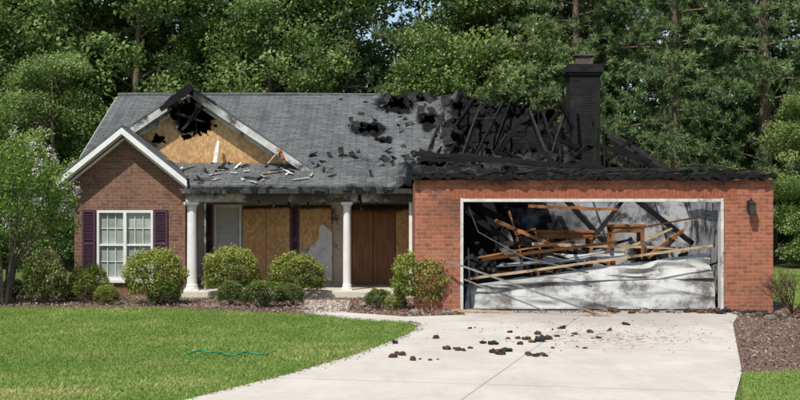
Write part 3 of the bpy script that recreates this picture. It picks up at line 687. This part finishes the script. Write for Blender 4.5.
LN=empty('wall_lantern',(6.6,24.9,1.85),'black carriage lantern mounted on brick garage wall','lamp')
g=G(); g.box(6.54,6.66,24.96,24.998,1.9,2.1); g.tube([(6.6,24.97,2.08),(6.6,24.9,2.14),(6.6,24.85,2.1)],[.012]*3,6)
g.add([(6.53,24.78,2.04),(6.67,24.78,2.04),(6.67,24.92,2.04),(6.53,24.92,2.04),(6.6,24.85,2.11)],[(3,2,1,0),(0,1,4),(1,2,4),(2,3,4),(3,0,4)])
for sx in (0,1):
    for sy in (0,1): g.beam((6.555+.09*sx,24.805+.09*sy,1.84),(6.54+.12*sx,24.79+.12*sy,2.04),.012,.012)
g.box(6.55,6.65,24.8,24.9,1.815,1.84)
g.mk('lantern_frame','blackmetal',parent=LN)
M['lglass']=simple('dark lantern glass',(.06,.06,.055),(.03,.03,.03),5,.1,.6)
g=G(); g.add([(6.562,24.812,1.842),(6.638,24.812,1.842),(6.638,24.888,1.842),(6.562,24.888,1.842),(6.548,24.798,2.038),(6.652,24.798,2.038),(6.652,24.902,2.038),(6.548,24.902,2.038)],BF); g.mk('lantern_glass','lglass',parent=LN)

# ---------------------------------------------------------------- debris on drive
def chunk(name,mat,seed):
    import bmesh
    bm=bmesh.new(); bmesh.ops.create_icosphere(bm,subdivisions=3,radius=1)
    for v_ in bm.verts:
        n_=1+.5*nz(*(v_.co+Vector((seed,0,0))),s=1.5)+.35*nz(*(v_.co+Vector((0,seed,0))),s=4)+.15*nz(*(v_.co+Vector((0,seed,0))),s=9); v_.co*=n_; v_.co.z*=.7
        if v_.co.z<-.4: v_.co.z=-.4
    me=bpy.data.meshes.new(name); bm.to_mesh(me); bm.free(); me.materials.append(M[mat]); return me
M['clod']=simple('burned brown clod',(.14,.085,.055),(.035,.025,.018),9,.95,.1,.6)
cm=[chunk('charred_chunk','clod',i*3.1) for i in range(3)]+[chunk('charred_chunk','char2',20.)]
sm=[chunk('stone','stone',i*5.3+1) for i in range(3)]
def place(me,name,x,y,s,lab,cat,grp,z=0):
    o=bpy.data.objects.new(name,me); sz=s*.9*random.uniform(.7,1.2); o.location=(x,y,z+.38*sz); o.scale=(s*random.uniform(.8,1.3),s*random.uniform(.7,1.1),sz); o.rotation_euler=(0,0,random.uniform(0,6))
    o['label']=lab;o['category']=cat;o['group']=grp; COL.objects.link(o)
def W2(px,py): d=2517.5/(py-211); return ((px-400)*d/1325,d)
pts=[(395,345,.05),(393,359,.06),(402,357,.06),(413,362,.05),(436,340,.05),(447,351,.06),(458,352,.05),(470,350,.04),(483,345,.05),(492,346,.06),(500,356,.08),(507,353,.06),(520,346,.05),(527,341,.07),(538,336,.07),(540,343,.08),(548,341,.06),(557,338,.05),(536,358,.06),(528,356,.05),(545,358,.04),(563,330,.05),(575,336,.04),(590,334,.05),(598,340,.04),(585,350,.035),(470,330,.03),(510,334,.04),(610,332,.04),(625,326,.05),(430,362,.03),(553,350,.03)]
for px,py,s in pts:
    x,y=W2(px,py)
    for k in range(random.choice([1,2,2,3])): place(random.choice(cm),'charred_chunk',x+k*random.uniform(-.15,.15),y+k*random.uniform(-.2,.2),s*.9/(1+k*.5),'small burned lump lying on pale concrete driveway','debris','burned lumps scattered on the driveway',.02)
for i in range(90):
    x=random.choice([random.uniform(3.4,7.6),random.uniform(5.8,8.2)]); y=random.uniform(24.2,24.88) if x<6.1 else random.uniform(23,24.9); s=random.uniform(.025,.1)
    place(random.choice(sm+cm),'rubble_stone',x,y,s,'broken lump of brick rubble near the garage base','rubble','rubble along the garage base',.01)
for i in range(20):
    x=random.uniform(-3.8,.9); y=random.uniform(24.6,26.8) if x<.2 else random.uniform(24.2,24.9); place(random.choice(sm),'rubble_stone',x,y,random.uniform(.04,.09),'pale rubble lump lying on bark mulch','rubble','rubble in the mulch bed',.01)
g=G(); pa=[]
for i in range(40):
    t_=i/39; pa.append((-2.75+1.05*t_+.03*math.sin(t_*23),17.25+.18*math.sin(t_*7)+.1*math.sin(t_*19),.05+.02*math.sin(t_*11)))
g.tube(pa,[.012]*40,6)
g.mk('garden_hose','hose',smooth=True,label='green garden hose lying in loops on grass',cat='hose')

# ---------------------------------------------------------------- shrubs
def shrub_mesh(n,mat,leaf=.05,seed=0,spiky=False):
    d=rng.normal(size=(n,3)); d/=np.linalg.norm(d,axis=1)[:,None]; d[:,2]=np.where(d[:,2]<-.6,-d[:,2],d[:,2])
    b=np.array([nz(x,y,z+seed,2.2)*.22+nz(x,y,z+seed+9,6)*.16 for x,y,z in d])
    r=(1+b)*(1-np.abs(rng.normal(size=n))*.11); r*=1+.12*(rng.random(n)<.06)
    if spiky: r*=1+np.abs(rng.normal(size=n))*.12
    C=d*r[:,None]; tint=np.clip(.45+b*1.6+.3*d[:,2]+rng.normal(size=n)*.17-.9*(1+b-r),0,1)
    o=leaves('shrub_leaves',C,rng.uniform(.6,1.3,n)*leaf,tint,mat,aspect=.55,upb=.1)
    me=o.data; bpy.data.objects.remove(o); return me
SM={'box':[shrub_mesh(13000,'box',.075,s) for s in (0,5,31)],'boxd':[shrub_mesh(8000,'boxd',.1,11)],'yel':[shrub_mesh(8000,'yel',.13,17,True)]}
g=G()
for i in range(9):
    a=i*.7; g.tube([(0.05*math.cos(a),.05*math.sin(a),-1),(.25*math.cos(a),.25*math.sin(a),-.4),(.6*math.cos(a),.6*math.sin(a),.35)],[.05,.04,.02],5)
stem=bpy.data.meshes.new('stem'); stem.from_pydata(g.v,[],g.f); stem.materials.append(M['bark'])
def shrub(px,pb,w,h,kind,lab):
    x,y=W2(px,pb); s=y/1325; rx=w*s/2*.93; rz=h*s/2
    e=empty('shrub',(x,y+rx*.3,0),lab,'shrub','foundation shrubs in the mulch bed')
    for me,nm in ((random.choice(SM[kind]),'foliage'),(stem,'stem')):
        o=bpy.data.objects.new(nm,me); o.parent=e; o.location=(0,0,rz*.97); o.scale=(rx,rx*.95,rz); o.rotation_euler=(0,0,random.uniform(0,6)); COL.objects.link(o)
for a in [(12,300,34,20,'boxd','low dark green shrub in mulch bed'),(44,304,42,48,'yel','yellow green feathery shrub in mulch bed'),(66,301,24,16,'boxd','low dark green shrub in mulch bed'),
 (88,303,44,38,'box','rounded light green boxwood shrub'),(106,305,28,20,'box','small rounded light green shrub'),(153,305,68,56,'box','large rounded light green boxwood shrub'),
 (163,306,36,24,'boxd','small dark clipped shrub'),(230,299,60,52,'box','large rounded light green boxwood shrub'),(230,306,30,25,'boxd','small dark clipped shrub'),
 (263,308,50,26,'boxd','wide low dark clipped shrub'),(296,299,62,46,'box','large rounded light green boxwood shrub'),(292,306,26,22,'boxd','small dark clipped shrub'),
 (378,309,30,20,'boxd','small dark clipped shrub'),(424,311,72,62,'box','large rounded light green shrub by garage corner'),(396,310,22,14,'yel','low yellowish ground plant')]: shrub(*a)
g=G()
def twig(p,d,l,r,dep):
    q=p+d*l; mid=p.lerp(q,.5)+Vector((random.uniform(-1,1),random.uniform(-1,1),0))*l*.08; g.tube([p,mid,q],[r,r*.8,r*.55],4)
    if dep:
        for _ in range(3):
            dd=(d+Vector((random.uniform(-.7,.7),random.uniform(-.7,.7),random.uniform(-.3,.4)))).normalized(); twig(p.lerp(q,random.uniform(.5,1)),dd,l*.68,r*.55,dep-1)
for i in range(9):
    a=random.uniform(0,6.3); twig(Vector((7.2,24.3,0)),Vector((math.cos(a)*.9,math.sin(a)*.5,1)).normalized(),.42,.014,4)
g.mk('bare_shrub','clod',label='scorched leafless shrub beside garage wall',cat='shrub')

# ---------------------------------------------------------------- trees
def crown_pts(n_cl,rx,z0,z1,per,rr=(.5,1.1),seed=0,shape=1):
    C=[];T=[];cl=[]
    for i in range(n_cl):
        t_=rng.random(); z=z0+(z1-z0)*t_; prof=(math.sin(math.pi*min(1,max(0,(t_*.86+.1))))**.55)*shape+(1-shape)
        a=rng.uniform(0,6.283); r=rx*prof*rng.uniform(.35,1)**.6
        c=np.array([r*math.cos(a),r*math.sin(a),z]); R=rng.uniform(*rr); cl.append((c,R))
        m=int(per*R*R/.6); d=rng.normal(size=(m,3)); d/=np.linalg.norm(d,axis=1)[:,None]
        q=d*(rng.random(m)**.35)[:,None]*R*np.array([1.15,1.15,.62]); q+=rng.normal(size=(m,3))*.07
        C.append(c+q); ct=rng.normal()*.16
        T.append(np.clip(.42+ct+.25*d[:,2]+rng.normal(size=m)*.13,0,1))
    return np.vstack(C),np.concatenate(T),cl
def make_tree(seed,h,rx,z0,n_cl,per,leaf,mat='leaf',tr=.2):
    C,T,cl=crown_pts(n_cl,rx,z0,h,per)
    o=leaves('crown',C,rng.uniform(.6,1.3,len(C))*leaf,T,mat,aspect=.6,upb=.2)
    g=G(); lean=random.uniform(-.4,.4); path=[Vector((lean*t_*t_*1.2+.12*math.sin(t_*6+seed),.1*math.cos(t_*5),h*.93*t_)) for t_ in np.linspace(0,1,9)]
    g.tube(path,[tr*1.25]+[tr*(1-.85*t_) for t_ in np.linspace(.1,1,8)],10)
    for c,R in cl[::3]:
        zt=max(1.2,c[2]-random.uniform(.8,2)); tt=min(.98,zt/(h*.93)); k=tt*8; b=path[int(k)].lerp(path[min(8,int(k)+1)],k-int(k))
        m_=b.lerp(Vector(c),.55)+Vector((0,0,.15)); g.tube([b,m_,Vector(c)],[tr*.28,tr*.18,tr*.06],5)
    me=bpy.data.meshes.new('trunk'); me.from_pydata([tuple(v) for v in g.v],[],g.f); me.materials.append(M['bark']); me.polygons.foreach_set('use_smooth',[True]*len(me.polygons))
    cm_=o.data; bpy.data.objects.remove(o); return me,cm_
def make_pine(seed,h,z0,tr=.2,nb=75):
    g=G(); path=[Vector((.1*math.sin(t_*4+seed),.1*math.cos(t_*3),h*t_)) for t_ in np.linspace(0,1,9)]; g.tube(path,[tr*(1.2-1.05*t_) for t_ in np.linspace(0,1,9)],10)
    C=[];D=[];T=[]
    for i in range(nb):
        t_=i/nb; z=z0+(h-z0)*t_; a=i*2.4+random.uniform(-.4,.4); Lb=(3.4*(1-t_)**.7+.5)*random.uniform(.6,1.1)
        b=Vector((0,0,z)); pts_=[]
        for k in range(6):
            s=k/5; pts_.append(b+Vector((math.cos(a)*Lb*s,math.sin(a)*Lb*s,.5*s*Lb*.35-.5*s*s*Lb*.75*(1-t_*.8))))
        g.tube(pts_,[.05*(1-.8*k/5)*(1.1-t_*.6) for k in range(6)],5)
        tint0=rng.normal()*.15
        for j in range(int(10+Lb*7)):
            s=random.uniform(.25,1); k=min(4,int(s*5)); p=pts_[k].lerp(pts_[k+1],s*5-k); sp=Lb*.24*(1.1-abs(s-.6))
            p=np.array(p)+rng.normal(size=3)*np.array([sp,sp,.14]); m=44
            d=rng.normal(size=(m,3)); d[:,:2]+=np.array([math.cos(a),math.sin(a)])*.5; d[:,2]+=.25; d/=np.linalg.norm(d,axis=1)[:,None]
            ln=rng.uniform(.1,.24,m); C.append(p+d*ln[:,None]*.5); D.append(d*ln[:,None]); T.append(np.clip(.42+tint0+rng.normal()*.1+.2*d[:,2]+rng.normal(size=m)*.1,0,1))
    C=np.vstack(C);D=np.vstack(D);T=np.concatenate(T)
    o=leaves('crown',C,np.linalg.norm(D,axis=1)*1.15,T,'needle',aspect=.13,dirs=D)
    me=bpy.data.meshes.new('trunk'); me.from_pydata([tuple(v) for v in g.v],[],g.f); me.materials.append(M['bark']); me.polygons.foreach_set('use_smooth',[True]*len(me.polygons))
    c_=o.data; bpy.data.objects.remove(o); return me,c_
TV=[make_tree(1,15,3.4,1.2,105,330,.18),make_tree(2,17,3.8,2.5,110,300,.19),make_tree(3,11,2.8,.6,95,360,.15),make_tree(4,10,2.2,.8,60,300,.16)]
PV=[make_pine(1,18,3.0),make_pine(5,16,2.2),make_pine(9,19,5.5,.24,60)]
def put_tree(var,x,y,s,name,lab,cat,grp):
    e=empty(name,(x,y,0),lab,cat,grp); e.scale=(s,s,s*random.uniform(.92,1.08)); e.rotation_euler=(0,0,random.uniform(0,6.28))
    for me,nm in zip(var,('trunk','crown')):
        o=bpy.data.objects.new(nm,me); o.parent=e; COL.objects.link(o)
GT='trees at the wood edge behind the house'
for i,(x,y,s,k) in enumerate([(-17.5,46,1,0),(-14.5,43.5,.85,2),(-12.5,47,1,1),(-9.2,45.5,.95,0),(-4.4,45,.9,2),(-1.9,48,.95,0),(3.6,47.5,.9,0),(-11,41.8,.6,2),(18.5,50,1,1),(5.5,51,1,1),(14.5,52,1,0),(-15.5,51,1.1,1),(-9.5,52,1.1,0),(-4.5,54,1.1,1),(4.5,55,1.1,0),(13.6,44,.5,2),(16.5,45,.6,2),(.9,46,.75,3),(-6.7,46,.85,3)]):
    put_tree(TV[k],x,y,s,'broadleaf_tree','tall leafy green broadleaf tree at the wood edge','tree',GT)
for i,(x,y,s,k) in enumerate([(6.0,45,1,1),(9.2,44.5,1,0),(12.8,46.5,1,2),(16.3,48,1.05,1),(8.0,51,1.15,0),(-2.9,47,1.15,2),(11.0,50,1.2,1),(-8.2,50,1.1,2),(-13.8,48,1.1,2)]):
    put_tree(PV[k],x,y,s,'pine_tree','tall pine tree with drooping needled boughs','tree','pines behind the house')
def mass(y0,y1,x0,x1,n,z1,lf,seed,m=150,gap=.3):
    C=[];T=[]
    for i in range(n):
        c=np.array([rng.uniform(x0,x1),rng.uniform(y0,y1),rng.uniform(.3,z1)]); 
        if nz(c[0]*.16,c[2]*.22,seed)>gap and c[2]>6: continue
        if (-.2<c[0]<1.6 and c[2]>7) or (-9.0<c[0]<-6.6 and c[2]>8.6) or (9<c[0]<10.2 and c[2]>9): continue
        R=rng.uniform(.8,1.5); d=rng.normal(size=(m,3)); d/=np.linalg.norm(d,axis=1)[:,None]
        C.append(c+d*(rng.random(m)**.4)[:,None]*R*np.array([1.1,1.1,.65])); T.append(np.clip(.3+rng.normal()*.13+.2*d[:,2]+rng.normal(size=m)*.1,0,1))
    C=np.vstack(C); leaves('background_wood',C,rng.uniform(.2,.42,len(C)),np.concatenate(T),'leaf',aspect=.6,kind='stuff',upb=.2)
mass(56,64,-26,27,850,13,.3,2.); mass(66,72,-30,30,260,8.5,.3,7.)
e=empty('crape_myrtle_tree',(-8.05,26.9,0),'multi stemmed crape myrtle with pale blossoms beside the lawn','tree')
C,T,cl=crown_pts(90,1.28,.75,3.3,1000,(.2,.42)); o=leaves('crown',C,rng.uniform(.05,.1,len(C)),T,'myrtle',aspect=.5,upb=.2,parent=e)
g=G()
for c_,R in cl[::3]:
    a=math.atan2(c_[1],c_[0]); g.tube([(.1*math.cos(a),.1*math.sin(a),0),(.25*math.cos(a),.25*math.sin(a),.8),tuple(c_)],[.035,.025,.008],6)
o=mk('trunk',g.v,g.f,'bark',center=False,kind='x'); del o['kind']; o.parent=e
F=[]
for c_,R in cl:
    if rng.random()<.45 and (c_[2]>1.4): F.append(c_+np.array([c_[0]*.25,c_[1]*.25-.1,R*.6])+rng.normal(size=(70,3))*np.array([.05,.05,.07]))
F=np.vstack(F); leaves('blossom',F,rng.uniform(.02,.045,len(F)),rng.random(len(F)),'petal',aspect=.8,parent=e)

# ---------------------------------------------------------------- light, world, camera
el,az=math.radians(54),math.radians(-28)
sd=Vector((math.sin(az)*math.cos(el),-math.cos(az)*math.cos(el),math.sin(el)))
l=bpy.data.lights.new('sun','SUN'); l.energy=5.0; l.angle=math.radians(.5); l.color=(1,.96,.89)
o=bpy.data.objects.new('sun',l); o.rotation_euler=sd.to_track_quat('Z','Y').to_euler(); COL.objects.link(o)
w=bpy.data.worlds.new('World'); S.world=w; w.use_nodes=True; nt=w.node_tree
sk=nt.nodes.new('ShaderNodeTexSky'); sk.sky_type='NISHITA'; sk.sun_disc=False; sk.sun_elevation=el; sk.sun_rotation=math.atan2(sd.x,sd.y)
bg=nt.nodes['Background']; bg.inputs[1].default_value=.15; nt.links.new(sk.outputs[0],bg.inputs[0])
c=bpy.data.cameras.new('camera'); c.lens=1325/800*36; c.sensor_width=36; c.shift_y=11/800; c.clip_end=2000
o=bpy.data.objects.new('camera',c); o.location=(0,0,1.9); o.rotation_euler=(math.radians(90),0,0); COL.objects.link(o); S.camera=o
S.view_settings.view_transform='Standard'; S.view_settings.look='None'; S.view_settings.exposure=0
